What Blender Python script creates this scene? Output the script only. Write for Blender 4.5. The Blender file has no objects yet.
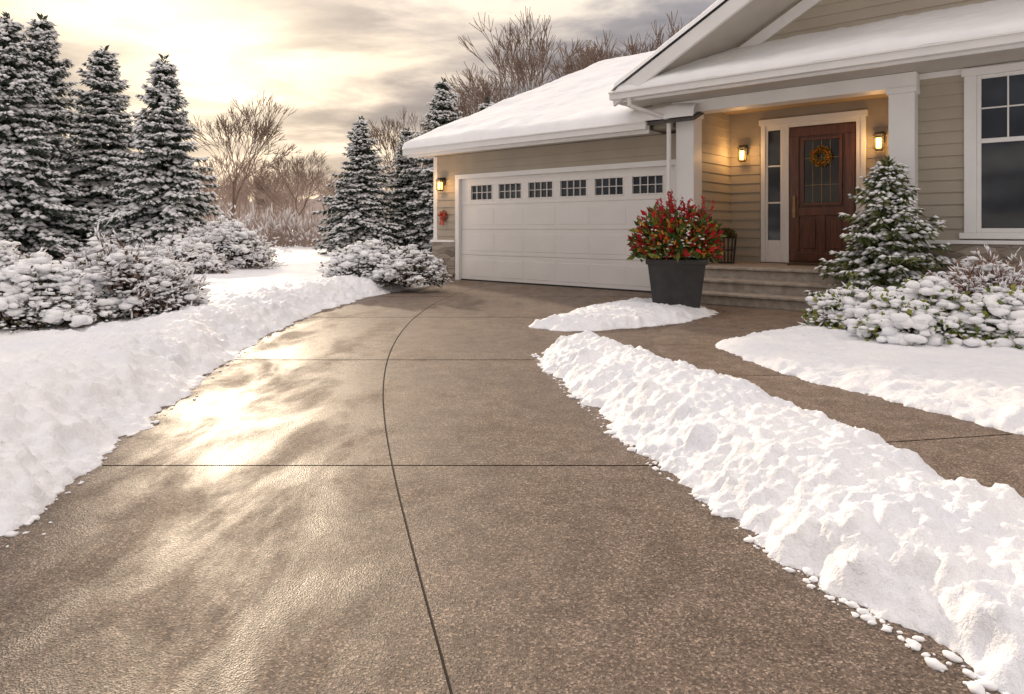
import bpy, math, random
import numpy as np
from mathutils import Vector
random.seed(7); rng=np.random.default_rng(7)
scene=bpy.context.scene
F=683.0; CH=1.15; HZ=229.0
ANG=-math.atan2(683.0,808.0)
P0=np.array([-1.17,15.4,0.0])

# ---------------------------------------------------------------- materials
def newmat(name):
    m=bpy.data.materials.new(name); m.use_nodes=True
    nt=m.node_tree; b=nt.nodes['Principled BSDF']; return m,nt,b
def N(nt,t,**k):
    n=nt.nodes.new(t)
    for a,v in k.items(): setattr(n,a,v)
    return n
def L(nt,a,b): nt.links.new(a,b)
def ramp(nt,fac,stops):
    r=N(nt,'ShaderNodeValToRGB'); el=r.color_ramp.elements
    while len(el)<len(stops): el.new(0.5)
    for e,(p,c) in zip(el,stops): e.position=p; e.color=(*c,1) if len(c)==3 else c
    L(nt,fac,r.inputs[0]); return r.outputs[0]
def noise(nt,vec,scale,detail=4,rough=.55,dist=0):
    n=N(nt,'ShaderNodeTexNoise'); n.inputs['Scale'].default_value=scale; n.inputs['Detail'].default_value=detail; n.inputs['Roughness'].default_value=rough; n.inputs['Distortion'].default_value=dist
    L(nt,vec,n.inputs['Vector']); return n.outputs['Fac']
def coords(nt): return N(nt,'ShaderNodeTexCoord').outputs['Object']
def bump(nt,b,h,strength,dist,prev=None):
    n=N(nt,'ShaderNodeBump'); n.inputs['Strength'].default_value=strength; n.inputs['Distance'].default_value=dist
    L(nt,h,n.inputs['Height'])
    if prev: L(nt,prev,n.inputs['Normal'])
    L(nt,n.outputs[0],b.inputs['Normal']); return n.outputs[0]
def mat_var(name,c1,c2,scale=3,rough=.6,bs=0,bscale=40,bd=.005,spec=.5,det=3):
    m,nt,b=newmat(name); v=coords(nt)
    L(nt,ramp(nt,noise(nt,v,scale,det),[(.3,c1),(.7,c2)]),b.inputs['Base Color'])
    b.inputs['Roughness'].default_value=rough; b.inputs['Specular IOR Level'].default_value=spec
    if bs: bump(nt,b,noise(nt,v,bscale,3),bs,bd)
    return m
def mat_island(name,cols,rough=.6,spec=.2):
    m,nt,b=newmat(name); g=N(nt,'ShaderNodeNewGeometry')
    n=len(cols); L(nt,ramp(nt,g.outputs['Random Per Island'],[(i/(n-1),c) for i,c in enumerate(cols)]),b.inputs['Base Color'])
    b.inputs['Roughness'].default_value=rough; b.inputs['Specular IOR Level'].default_value=spec
    return m
def mat_snow(name='snow',c1=(.83,.85,.89),c2=(.91,.91,.92),fine=1.0):
    m,nt,b=newmat(name); v=coords(nt)
    L(nt,ramp(nt,noise(nt,v,2.2,3),[(.35,c1),(.65,c2)]),b.inputs['Base Color'])
    b.inputs['Roughness'].default_value=.65; b.inputs['Specular IOR Level'].default_value=.25
    p=bump(nt,b,noise(nt,v,26,4,.65),.6*fine,.022)
    bump(nt,b,noise(nt,v,130,2,.6),.45*fine,.006,p)
    return m
SNOW=mat_snow(); SNOWT=mat_var('tree_snow',(.84,.85,.88),(.91,.91,.91),5,.7,spec=.2,det=1)
def concrete(name,dark,mid,light):
    m,nt,b=newmat(name); v=coords(nt)
    big=noise(nt,v,.8,4,.6); med=noise(nt,v,6,4,.65)
    vo=N(nt,'ShaderNodeTexVoronoi'); vo.inputs['Scale'].default_value=170; L(nt,v,vo.inputs['Vector'])
    vs=N(nt,'ShaderNodeSeparateColor'); L(nt,vo.outputs['Color'],vs.inputs[0])
    agg=ramp(nt,vs.outputs[0],[(0,dark),(.4,mid),(.84,light),(1,tuple(min(1,c*2.2) for c in light))])
    basec=ramp(nt,big,[(.3,tuple(c*.65 for c in mid)),(.7,tuple(c*1.35 for c in mid))])
    mx=N(nt,'ShaderNodeMix',data_type='RGBA'); mx.inputs[0].default_value=.6; L(nt,basec,mx.inputs[6]); L(nt,agg,mx.inputs[7])
    mt=N(nt,'ShaderNodeMix',data_type='RGBA',blend_type='MULTIPLY'); mt.inputs[0].default_value=.75; L(nt,mx.outputs[2],mt.inputs[6]); L(nt,ramp(nt,med,[(.3,(.52,.49,.47)),(.62,(1,1,1))]),mt.inputs[7])
    L(nt,mt.outputs[2],b.inputs['Base Color'])
    mp=N(nt,'ShaderNodeMapping'); mp.inputs['Rotation'].default_value=(0,0,math.radians(-25)); mp.inputs['Scale'].default_value=(1.6,.7,1); L(nt,v,mp.inputs[0])
    wet=noise(nt,mp.outputs[0],1.3,5,.62,.4)
    L(nt,ramp(nt,wet,[(.38,(.44,)*3),(.50,(.58,)*3),(.62,(.78,)*3)]),b.inputs['Roughness'])
    b.inputs['Specular IOR Level'].default_value=.30
    bump(nt,b,vo.outputs['Distance'],.45,.003)
    return m
DRIVE=concrete('wet_concrete',(.03,.023,.017),(.148,.109,.082),(.29,.225,.175))
WALK=concrete('walk_concrete',(.05,.039,.031),(.18,.134,.102),(.33,.26,.205))
GAP=mat_var('joint_dark',(.022,.016,.012),(.035,.026,.02),8,.9)
SIDING=mat_var('siding_paint',(.36,.315,.25),(.42,.37,.295),1.2,.6,.15,60,.002)
TRIM=mat_var('white_trim',(.75,.745,.73),(.81,.80,.785),2,.45)
DOORW=mat_var('garage_door_paint',(.75,.73,.70),(.81,.79,.76),1.5,.4)
SOFF=mat_var('soffit',(.50,.46,.41),(.56,.52,.46),2,.6)
CEIL=mat_var('porch_ceiling',(.40,.30,.19),(.48,.37,.24),3,.5)
SHIN=mat_var('shingle',(.06,.055,.05),(.12,.11,.10),30,.85)
STEP=mat_var('step_stone',(.26,.22,.18),(.44,.38,.32),9,.6,.4,60,.006)
DARK=mat_var('dark_metal',(.015,.014,.013),(.03,.028,.026),9,.4)
BARK=mat_var('bark',(.07,.05,.038),(.13,.10,.08),6,.9)
def glassmat(name,c=(.02,.024,.03),r=.04):
    m,nt,b=newmat(name); v=coords(nt)
    L(nt,ramp(nt,noise(nt,v,1.3,2),[(.4,c),(.65,tuple(x*2.4 for x in c))]),b.inputs['Base Color'])
    b.inputs['Roughness'].default_value=r; b.inputs['Specular IOR Level'].default_value=.5; return m
GLASS=glassmat('window_glass')
def woodmat():
    m,nt,b=newmat('door_wood'); v=coords(nt); mp=N(nt,'ShaderNodeMapping'); mp.inputs['Scale'].default_value=(14,14,1.2); L(nt,v,mp.inputs[0])
    L(nt,ramp(nt,noise(nt,mp.outputs[0],2.5,5,.6),[(.3,(.055,.018,.007)),(.7,(.17,.058,.022))]),b.inputs['Base Color']); b.inputs['Roughness'].default_value=.3; return m
WOOD=woodmat()
def stonemat():
    m,nt,b=newmat('stone_veneer'); v=coords(nt); mp=N(nt,'ShaderNodeMapping'); mp.inputs['Scale'].default_value=(3.2,3.2,8); L(nt,v,mp.inputs[0])
    vo=N(nt,'ShaderNodeTexVoronoi'); vo.inputs['Scale'].default_value=1; L(nt,mp.outputs[0],vo.inputs['Vector'])
    s=N(nt,'ShaderNodeSeparateColor'); L(nt,vo.outputs['Color'],s.inputs[0])
    L(nt,ramp(nt,s.outputs[0],[(0,(.16,.13,.10)),(.5,(.27,.23,.185)),(1,(.36,.31,.26))]),b.inputs['Base Color'])
    v2=N(nt,'ShaderNodeTexVoronoi',feature='DISTANCE_TO_EDGE'); v2.inputs['Scale'].default_value=1; L(nt,mp.outputs[0],v2.inputs['Vector'])
    bump(nt,b,ramp(nt,v2.outputs['Distance'],[(0,(0,0,0)),(.12,(1,1,1))]),.9,.02); b.inputs['Roughness'].default_value=.85; return m
STONE=stonemat()
def emis(name,c,s):
    m,nt,b=newmat(name); b.inputs['Emission Color'].default_value=(*c,1); b.inputs['Emission Strength'].default_value=s; b.inputs['Base Color'].default_value=(*c,1); return m
LAMP=emis('lamp_glow',(1,.5,.12),6)
SPR=mat_island('spruce_needles',[(.03,.044,.036),(.065,.083,.065),(.11,.125,.10),(.05,.068,.055)])
SPR2=mat_island('front_spruce_needles',[(.06,.09,.04),(.13,.16,.06),(.22,.23,.09),(.09,.125,.05)])

# ---------------------------------------------------------------- mesh accumulator
class MB:
    def __init__(s): s.v=[];s.n=0;s.f={3:[],4:[]};s.m={3:[],4:[]}
    def add(s,v,f,mi=0):
        v=np.asarray(v,float).reshape(-1,3); f=np.asarray(f,int)
        k=f.shape[1]; s.v.append(v); s.f[k].append(f+s.n); s.m[k].append(np.full(len(f),mi)); s.n+=len(v)
    def box(s,a0,a1,b0,b1,c0,c1,mi=0):
        v=[(x,y,z) for z in(c0,c1) for y in(b0,b1) for x in(a0,a1)]
        s.add(v,[(0,2,3,1),(4,5,7,6),(0,1,5,4),(2,6,7,3),(0,4,6,2),(1,3,7,5)],mi)
    def prism(s,quad,down,mi=0):
        q=np.array(quad,float); v=np.vstack([q,q+np.array(down)])
        s.add(v,[(0,1,2,3),(7,6,5,4)]+[(i,i+4,(i+1)%4+4,(i+1)%4) for i in range(4)],mi)
    def mesh(s,name,mats,smooth=False):
        me=bpy.data.meshes.new(name); V_=np.vstack(s.v); me.vertices.add(len(V_)); me.vertices.foreach_set('co',V_.ravel())
        loops=[];starts=[];mi=[];o=0
        for k in(3,4):
            if s.f[k]:
                f=np.vstack(s.f[k]); loops.append(f.ravel()); starts.append(o+np.arange(len(f))*k); o+=len(f)*k; mi.append(np.concatenate(s.m[k]))
        loops=np.concatenate(loops);starts=np.concatenate(starts);mi=np.concatenate(mi)
        me.loops.add(len(loops)); me.loops.foreach_set('vertex_index',loops.astype(np.int32))
        me.polygons.add(len(starts)); me.polygons.foreach_set('loop_start',starts.astype(np.int32))
        me.polygons.foreach_set('material_index',mi.astype(np.int32))
        sm=np.isin(mi,list(smooth)) if isinstance(smooth,(set,list,tuple)) else np.full(len(mi),bool(smooth))
        me.polygons.foreach_set('use_smooth',sm)
        for m in (mats if isinstance(mats,(list,tuple)) else [mats]): me.materials.append(m)
        me.update(calc_edges=True); me.validate(); return me
    def build(s,name,mats,parent=None,smooth=False,bevel=0):
        ob=obj(name,s.mesh(name,mats,smooth),parent)
        if bevel:
            b=ob.modifiers.new('b','BEVEL'); b.width=bevel; b.segments=2; b.limit_method='ANGLE'
        return ob
def obj(name,me,parent=None,loc=(0,0,0),rz=0,sc=(1,1,1)):
    ob=bpy.data.objects.new(name,me); scene.collection.objects.link(ob); ob.location=loc; ob.rotation_euler=(0,0,rz); ob.scale=sc
    if parent: ob.parent=parent
    return ob
def empty(name,loc=(0,0,0),rz=0): return obj(name,None,None,loc,rz)

# ---------------------------------------------------------------- numpy noise
_perm=rng.permutation(512); _perm=np.concatenate([_perm,_perm,_perm])
_g=rng.uniform(0,2*np.pi,512); _gx=np.cos(_g); _gy=np.sin(_g)
def perlin(x,y):
    xi=np.floor(x).astype(int); yi=np.floor(y).astype(int); xf=x-xi; yf=y-yi
    u=xf**3*(xf*(xf*6-15)+10); w=yf**3*(yf*(yf*6-15)+10)
    def g(ix,iy,dx,dy):
        h=_perm[(_perm[ix%512]+iy%512)%1024]%512; return _gx[h]*dx+_gy[h]*dy
    a=g(xi,yi,xf,yf); b=g(xi+1,yi,xf-1,yf); c=g(xi,yi+1,xf,yf-1); d=g(xi+1,yi+1,xf-1,yf-1)
    return ((a+(b-a)*u)+((c+(d-c)*u)-(a+(b-a)*u))*w)*1.5
def fbm(x,y,o=3):
    r=0;a=1
    for i in range(o): r=r+a*perlin(x*2**i+17.3*i,y*2**i+9.1*i); a*=.5
    return r
def billow(x,y,o=2):
    r=0;a=1
    for i in range(o): n=perlin(x*2**i+7.7*i,y*2**i+3.1*i); r=r+a*np.sqrt(n*n+.015)*2; a*=.5
    return r
def smooth(x): x=np.clip(x,0,1); return x*x*(3-2*x)
def sdist(poly,x,y):
    poly=np.array(poly,float); d=np.full(x.shape,1e9); ins=np.zeros(x.shape,bool)
    n=len(poly)
    for i in range(n):
        a=poly[i];b=poly[(i+1)%n]; e=b-a; wx=x-a[0]; wy=y-a[1]
        t=np.clip((wx*e[0]+wy*e[1])/(e@e),0,1); d=np.minimum(d,np.hypot(wx-t*e[0],wy-t*e[1]))
        if a[1]!=b[1]:
            c=((a[1]>y)!=(b[1]>y))&(x<(b[0]-a[0])*(y-a[1])/(b[1]-a[1])+a[0]); ins^=c
    return np.where(ins,d,-d)
def spline(pts,n=8):
    p=[np.array(q,float) for q in pts]; p=[2*p[0]-p[1]]+p+[2*p[-1]-p[-2]]; out=[]
    for i in range(1,len(p)-2):
        for k in range(n):
            t=k/n; a,b,c,d=p[i-1:i+3]
            out.append(.5*((2*b)+(-a+c)*t+(2*a-5*b+4*c-d)*t*t+(-a+3*b-3*c+d)*t**3))
    out.append(p[-2]); return out

# ---------------------------------------------------------------- snow ground
Ledge=spline([(-1.60,-3),(-1.75,1),(-1.86,2.48),(-1.97,2.95),(-2.10,3.72),(-2.25,4.73),(-2.47,5.99),(-2.62,7.4),(-2.66,9.46),(-2.40,11.5),(-1.75,13.6),(-1.35,15.5)],4)
R1=[tuple(p) for p in Ledge]+[(7.9,27.4),(30,40),(500,60),(500,1500),(-1500,1500),(-1500,-60),(-1.6,-60)]
R2=spline([(.20,6.25),(.27,5.7),(.42,4.73),(.60,3.72),(.82,2.9),(.95,2.34),(1.07,2.0),(1.2,1.65),(1.45,1.0),(1.6,0),(1.7,-3)],3)+spline([(2.7,-3),(2.4,0),(2.25,1.2),(2.1,2.4),(1.97,3.4),(1.76,4.2),(1.48,5.3),(1.1,6.25),(.8,6.75),(.5,6.7)],3)
R3=spline([(.13,7.95),(.6,7.68),(1.2,7.78),(2.0,8.3),(2.75,9.15),(2.75,9.7),(1.9,10.4),(1.2,10.0),(.55,8.9),(.13,7.95)],3)[:-1]
R4=spline([(3.6,-3),(3.25,0),(3.02,2),(2.80,3.72),(2.53,4.46),(2.19,5.2),(2.0,6.1),(1.93,6.6),(2.1,6.95),(2.75,7.5),(3.7,8.2),(4.5,8.75)],3)+[(5.0,9.6),(7.0,8.3),(14,2.5),(60,-20),(60,-60),(3.6,-60)]
def height(x,y,reg):
    d0=sdist(reg,x,y)
    d=d0+.06*fbm(x*2.2,y*2.2,2)+.035*fbm(x*9,y*9,3)+.012*fbm(x*40,y*40,2)
    dp=np.clip(d,0,9)
    if reg is R1:
        h=.20*(1-np.exp(-(dp/.30)**1.2))+.12*np.exp(-((d-.62)/.40)**2)*smooth(d/.4)
        rough=np.clip(1.35-d*.42,.15,1.15); h=h+.06*fbm(x*.35,y*.35,2)*smooth((d-1)/3)
        far=np.hypot(x,y); h=h+np.clip(far-18,0,200)*.004
    elif reg is R2:
        h=.225*(1-np.exp(-(dp/.26)**1.25)); rough=.95
    elif reg is R3:
        h=.15*(1-np.exp(-dp/.28)); rough=.7
    else:
        h=.10*(1-np.exp(-dp/.16))+.05*smooth((d-.8)/1.5); rough=.6-.25*smooth((d-.4)/1)
    e=smooth((d+.01)/.22)
    h=h+e*rough*(.036*fbm(x*2.3,y*2.3,2)+.024*(billow(x*4.2+3,y*4.2,1)-.5)+.020*(billow(x*9,y*9,2)-.6)+.012*fbm(x*22,y*22,3))
    return np.where(d<0,-.05+np.clip(d,-.05,0),h-.006)
def axis(lo,hi,step,grow,far0,far1):
    a=list(np.arange(lo,hi,step)); s=step; x=a[-1]
    while x<far1: s*=grow; x+=s; a.append(x)
    s=step; x=lo; b=[]
    while x>far0: s*=grow; x-=s; b.append(x)
    return np.array(b[::-1]+a)
def snowmesh(name,reg,xs,ys):
    X,Y=np.meshgrid(xs,ys); Z=height(X,Y,reg); nx=len(xs)
    q=np.arange(len(ys)-1)[:,None]*nx+np.arange(nx-1)[None,:]; q=q.ravel()
    f=np.stack([q,q+1,q+nx+1,q+nx],1); z=Z.ravel(); keep=z[f].max(1)>-.03; f=f[keep]
    used=np.unique(f); remap=np.full(z.size,-1); remap[used]=np.arange(len(used))
    m=MB(); m.add(np.stack([X.ravel()[used],Y.ravel()[used],z[used]],1),remap[f]); return m.build(name,SNOW,smooth=True)
ysA=[-3.0]
while ysA[-1]<.8: ysA.append(ysA[-1]+.08)
while ysA[-1]<20: ysA.append(ysA[-1]+max(.013,.006*ysA[-1]))
s=.12
while ysA[-1]<1400: s*=1.07; ysA.append(ysA[-1]+s)
snowmesh('snow_ground',R1,axis(-4.4,-1.2,.016,1.04,-1400,450),np.array([-50,-30,-18,-10,-6,-4]+ysA))
snowmesh('snow_bank',R2,np.arange(0,2.9,.013),np.concatenate([np.arange(-3,.8,.06),np.arange(.8,3.4,.011),np.arange(3.4,7,.018)]))
snowmesh('snow_patch',R3,np.arange(-.1,3.1,.02),np.arange(7.4,10.9,.022))
snowmesh('snow_covered_bed',R4,axis(1.7,6.0,.022,1.1,1.7,58),np.concatenate([np.arange(-50,-3,1.5),np.arange(-3,1.5,.08),np.arange(1.5,10,.022)]))
g=MB(); g.add([(-1500,-60,-.12),(1500,-60,-.12),(1500,1500,-.12),(-1500,1500,-.12)],[(0,1,2,3)]); g.build('ground',SNOW)

def icos(sub):
    import bmesh
    bm=bmesh.new(); bmesh.ops.create_icosphere(bm,subdivisions=sub,radius=1)
    v=np.array([q.co[:] for q in bm.verts]); f=np.array([[w.index for w in p.verts] for p in bm.faces]); bm.free(); return v,f
IC1=icos(1); IC2=icos(2)
OCT=(np.array([(1,0,0),(-1,0,0),(0,1,0),(0,-1,0),(0,0,1),(0,0,-1)],float),np.array([(0,2,4),(2,1,4),(1,3,4),(3,0,4),(2,0,5),(1,2,5),(3,1,5),(0,3,5)]))
def blobs(mb,c,ax,mi,tpl=IC1,jit=.15):
    tv,tf=tpl; n=len(c)
    if n==0: return
    j=1+jit*rng.standard_normal((n,len(tv),1))
    v=c[:,None,:]+np.einsum('kj,njd->nkd',tv,ax)*j
    f=tf[None]+(np.arange(n)*len(tv))[:,None,None]
    mb.add(v.reshape(-1,3),f.reshape(-1,3),mi)
def diagax(sx,sy,sz,rot=None):
    n=len(sx); a=np.zeros((n,3,3)); r=rng.uniform(0,6.28,n) if rot is None else rot
    a[:,0,0]=np.cos(r)*sx;a[:,0,1]=np.sin(r)*sx;a[:,1,0]=-np.sin(r)*sy;a[:,1,1]=np.cos(r)*sy;a[:,2,2]=sz; return a
cr=MB()
def edgepts(poly,n,spread):
    poly=[np.array(p[:2],float) for p in poly]; out=[]
    for _ in range(n):
        i=random.randrange(len(poly)-1); t=random.random(); p=poly[i]*(1-t)+poly[i+1]*t; e=poly[i+1]-poly[i]; l=np.hypot(*e)+1e-9
        nrm=np.array([e[1],-e[0]])/l; out.append(p+nrm*(abs(random.gauss(0,spread))-.04))
    return out
pts=edgepts([p for p in Ledge if 1.5<p[1]<9],170,.05)+edgepts([q for q in R2[:31] if q[1]>1.2][::-1],420,.07)+edgepts(R3,40,.04)
P=np.array(pts); sz=np.clip(rng.lognormal(-5.2,.6,len(P)),.002,.018)
blobs(cr,np.column_stack([P,sz*.3]),diagax(sz*1.5,sz,sz*.6),0,IC2,.10)
cr.build('snow_crumbs',SNOWT,smooth=True)

# ---------------------------------------------------------------- driveway slabs
cd=np.array([(-3,1.0),(0,.30),(1,.04),(1.69,-.149),(2.116,-.27),(2.70,-.42),(3.40,-.6),(4.59,-.87),(6.49,-1.14),(8.18,-1.26),(10.3,-1.22),(12.9,-.79),(14.6,-.2),(16,.6)])
pf=np.polyfit(cd[:,0],cd[:,1],7,w=[.3,1,3,6,6,6,6,5,3,2,1,1,1,.5])
def cx(y): return np.where(y<-3,np.polyval(pf,-3.0),np.polyval(pf,y))
dr=MB(); joints=[-8,-2.2,.55,3.32,6.0,8.9,11.6,16.2]; gw=[0,.005,.005,.006,.011,.014,.014,0]
for j in range(len(joints)-1):
    a=joints[j]+gw[j]; b=joints[j+1]-gw[j+1]
    yy=np.linspace(a,b,40); nv=len(yy); c=cx(yy); hw=.0036+.0003*np.clip(yy,0,20)
    for x0,x1 in((np.full(nv,-4.2),c-hw),(c+hw,np.full(nv,10.))):
        v=np.vstack([np.column_stack([x0,yy,np.full(nv,-.03)]),np.column_stack([x0,yy,np.zeros(nv)]),np.column_stack([x1,yy,np.zeros(nv)]),np.column_stack([x1,yy,np.full(nv,-.03)])])
        dr.add(v,[(k*nv+i,(k+1)*nv+i,(k+1)*nv+i+1,k*nv+i+1) for k in range(3) for i in range(nv-1)],0)
dr.add([(-4.2,-8,-.006),(10,-8,-.006),(10,16.2,-.006),(-4.2,16.2,-.006)],[(0,1,2,3)],1)
dr.build('driveway',[DRIVE,GAP])
wk=MB()
wl=np.array(spline([(2.1,-3),(2.0,0),(1.85,2),(1.7,3.6),(1.45,5.3),(1.4,6.8),(2.0,8.2),(3.2,9.4),(3.9,10.4)],6)); wr=np.array(spline([(4.2,-3),(3.9,0),(3.6,2),(3.3,3.9),(3.0,5.4),(2.7,6.6),(3.4,7.6),(4.6,8.5),(5.9,9.4)],6))
for i in range(len(wl)-1):
    a,b,c,d=wl[i],wr[i],wr[i+1],wl[i+1]
    if i%6==0: e=(d-a)/np.hypot(*(d-a))*.012; a=a+e; e=(c-b)/np.hypot(*(c-b))*.012; b=b+e
    wk.add([(*a,.005),(*b,.005),(*c,.005),(*d,.005)],[(0,1,2,3)])
wk.build('walkway',WALK)

# ---------------------------------------------------------------- house
house=empty('suburban_house',tuple(P0),ANG)
def siding(mb,a0,a1,z0,z1,kind,off,exp=.165,mi=0,base=0.0,clip=None):
    k0=int(math.floor((z0-base)/exp)); z=base+k0*exp
    while z<z1-1e-6:
        zb=max(z,z0); zt=min(z+exp,z1); fb=1-(zb-z)/exp; ft=1-(zt-z)/exp
        ob_=.004+.02*fb; ot=.004+.02*ft
        l0,r0,l1,r1=(a0,a1,a0,a1) if clip is None else (*clip(zb),*clip(zt))
        def P(a,o,zz): return (a,off-o,zz) if kind=='f' else (off+o,a,zz)
        v=[P(l0,ob_,zb),P(r0,ob_,zb),P(r1,ot,zt),P(l1,ot,zt),P(l0,.0,zb),P(r0,.0,zb)]
        mb.add(v,[(0,1,2,3),(4,5,1,0)],mi); z+=exp
w=MB()
siding(w,-.82,-.12,.85,2.83,'f',0); siding(w,-.12,5.42,2.36,2.83,'f',0)
siding(w,0,1.32,.54,3.3,'s',5.735)
siding(w,5.75,6.3,.54,3.3,'f',1.3); siding(w,8.06,8.95,.54,3.3,'f',1.3); siding(w,6.3,8.06,3.08,3.3,'f',1.3)
siding(w,9.0,9.58,.98,3.31,'f',-.1); siding(w,9.58,11.9,.98,1.10,'f',-.1); siding(w,11.9,18.3,.98,3.31,'f',-.1)
gz0,gs0,gp=3.46,4.65,.55; pk=11.6
siding(w,0,0,3.5,7.0,'f',.2,clip=lambda z:(gs0+(z+.12-gz0)/gp,2*pk-gs0-(z+.12-gz0)/gp))
w.box(-.815,5.73,.16,15.3,0,2.82); w.box(-.815,-.1,.003,.16,0,2.82); w.box(5.38,5.73,.003,.16,0,2.82); w.box(-.1,5.38,.003,.16,2.3,2.82)
w.box(5.73,18.3,1.303,14,0,3.32); w.box(8.92,18.3,-.097,1.303,0,3.32)
rt,rz=7.7,6.38
w.add([(-.82,0,2.8),(-.82,15.4,2.8),(-.82,rt,6.1),(-.7,0,2.8),(-.7,15.4,2.8),(-.7,rt,6.1)],[(0,2,1),(3,4,5)])
w.add([(5.3,.205,3.3),(17.9,.205,3.3),(pk,.205,6.85)],[(0,1,2)])
w.box(5.05,5.41,-.355,1.3,2.88,3.33)
w.build('siding_walls',SIDING,house)
st=MB(); st.box(-.86,-.12,-.06,.16,0,.85); st.box(9.02,18.3,-.19,-.1,0,.95); st.build('stone_base',STONE,house,bevel=.01)
tr=MB()
tr.box(-.9,-.12,-.09,.0,.85,.90); tr.box(9.02,18.3,-.22,-.1,.95,1.0)
tr.box(-.84,-.72,-.035,.0,.90,2.82)
tr.box(-.12,.0,-.045,.14,0,2.27); tr.box(5.30,5.42,-.045,.14,0,2.27); tr.box(-.12,5.42,-.05,.14,2.27,2.37)
tr.box(-1.25,5.04,-.62,-.5,2.86,3.0); tr.box(-1.25,5.04,-.645,-.62,2.97,3.0); tr.box(-1.25,5.04,-.5,-.47,2.80,2.98)
def rake(mb,sa,sb,pA,pB,h,mi=0):
    (tA,zA),(tB,zB)=pA,pB; v=[]
    for s_ in(sa,sb): v+=[(s_,tA,zA),(s_,tB,zB),(s_,tB,zB-h),(s_,tA,zA-h)]
    mb.add(v,[(0,1,2,3),(7,6,5,4),(0,4,5,1),(1,5,6,2),(2,6,7,3),(3,7,4,0)],mi)
rake(tr,-1.25,-1.21,(-.5,2.98),(rt,rz-.02),.2); rake(tr,-1.25,-1.21,(rt,rz-.02),(15.9,2.98),.2)
tr.box(4.6,18.6,-1.07,-.95,3.34,3.47); tr.box(4.6,18.6,-1.1,-1.07,3.44,3.47); tr.box(4.6,18.6,-.95,-.92,3.30,3.44)
def frake(mb,ta,tb,sA,zA,sB,zB,h,mi=0):
    v=[]
    for t_ in(ta,tb): v+=[(sA,t_,zA),(sB,t_,zB),(sB,t_,zB-h),(sA,t_,zA-h)]
    mb.add(v,[(0,1,2,3),(7,6,5,4),(0,4,5,1),(1,5,6,2),(2,6,7,3),(3,7,4,0)],mi)
gpz=gz0+gp*(pk-gs0)
frake(tr,-1.02,-.95,gs0,gz0+.03,pk,gpz+.03,.25); frake(tr,-1.02,-.95,pk,gpz+.03,2*pk-gs0,gz0+.03,.25)
frake(tr,.13,.19,gs0+.3,gz0-.06,pk,gpz-.225,.2)
tr.box(5.4,9.04,-.36,-.04,3.10,3.30)
tr.box(9.04,18.3,-.135,-.1,3.22,3.30)
for c in(5.64,8.86):
    tr.box(c-.16,c+.16,-.36+.0,-.04,.54+.1,3.02); tr.box(c-.2,c+.2,-.40,0.0,.54,.64+.08); tr.box(c-.185,c+.185,-.385,-.015,3.02,3.10)
tr.box(6.33,6.41,1.24,1.3,.56,3.0); tr.box(7.97,8.05,1.24,1.3,.56,3.0); tr.box(6.30,8.08,1.22,1.3,3.0,3.10); tr.box(6.71,6.82,1.25,1.3,.56,3.0); tr.box(7.90,7.97,1.255,1.3,.56,3.0)
tr.box(6.41,6.45,1.26,1.3,.56,3.0); tr.box(6.67,6.71,1.26,1.3,.56,3.0); tr.box(6.45,6.67,1.262,1.3,.56,.95); tr.box(6.45,6.67,1.262,1.3,2.9,3.0); tr.box(6.82,7.90,1.25,1.3,2.93,3.0); tr.box(6.45,6.67,1.27,1.3,1.6,1.63); tr.box(6.45,6.67,1.27,1.3,2.25,2.28)
ws,we,wz0,wz1=9.56,11.9,1.02,3.28
tr.box(ws,ws+.14,-.16,-.1,wz0+.08,wz1-.1); tr.box(we-.14,we,-.16,-.1,wz0+.08,wz1-.1); tr.box(ws-.03,we+.03,-.175,-.1,wz1-.1,wz1+.0); tr.box(ws-.05,we+.05,-.2,-.1,wz0,wz0+.08)
mid=(ws+we)/2; tr.box(mid-.07,mid+.07,-.15,-.1,wz0+.08,wz1-.1)
for a,b in((ws+.14,mid-.07),(mid+.07,we-.14)):
    tr.box(a,a+.05,-.14,-.1,wz0+.08,wz1-.1); tr.box(b-.05,b,-.14,-.1,wz0+.08,wz1-.1); tr.box(a+.05,b-.05,-.14,-.1,wz0+.08,wz0+.14); tr.box(a+.05,b-.05,-.14,-.1,wz1-.15,wz1-.1); tr.box(a+.05,b-.05,-.145,-.1,2.28,2.34)
    for k in(1,2): x=a+.05+(b-a-.1)*k/3; tr.box(x-.01,x+.01,-.135,-.11,2.34,wz1-.15)
    tr.box(a+.05,b-.05,-.133,-.11,2.73,2.75)
tr.build('white_trim',TRIM,house,bevel=.006)
so=MB(); so.box(-1.21,5.04,-.47,.0,2.84,2.86); so.box(-1.21,-.82,0,15.5,2.84,2.86); so.box(4.62,18.6,-.92,-.05,3.305,3.33); so.box(4.62,5.05,-.05,1.3,3.305,3.33)
so.prism([(gs0,-.95,gz0-.10),(pk,-.95,gpz-.10),(pk,.2,gpz-.10),(gs0,.2,gz0-.10)],(0,0,-.05)); so.build('soffit',SOFF,house)
ce=MB(); ce.box(5.41,8.92,-.04,1.3,3.27,3.30); ce.build('porch_ceiling',CEIL,house)
rf=MB()
rf.prism([(-1.23,-.55,2.99),(5.9,-.55,2.99),(5.9,rt,rz),(-1.23,rt,rz)],(0,0,-.06)); rf.prism([(-1.23,rt,rz),(5.9,rt,rz),(5.9,15.9,2.99),(-1.23,15.9,2.99)],(0,0,-.06))
rf.prism([(5.9,rt-2,rz-.83),(14,rt-2,rz-.83),(14,rt,rz),(5.9,rt,rz)],(0,0,-.06))
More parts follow.
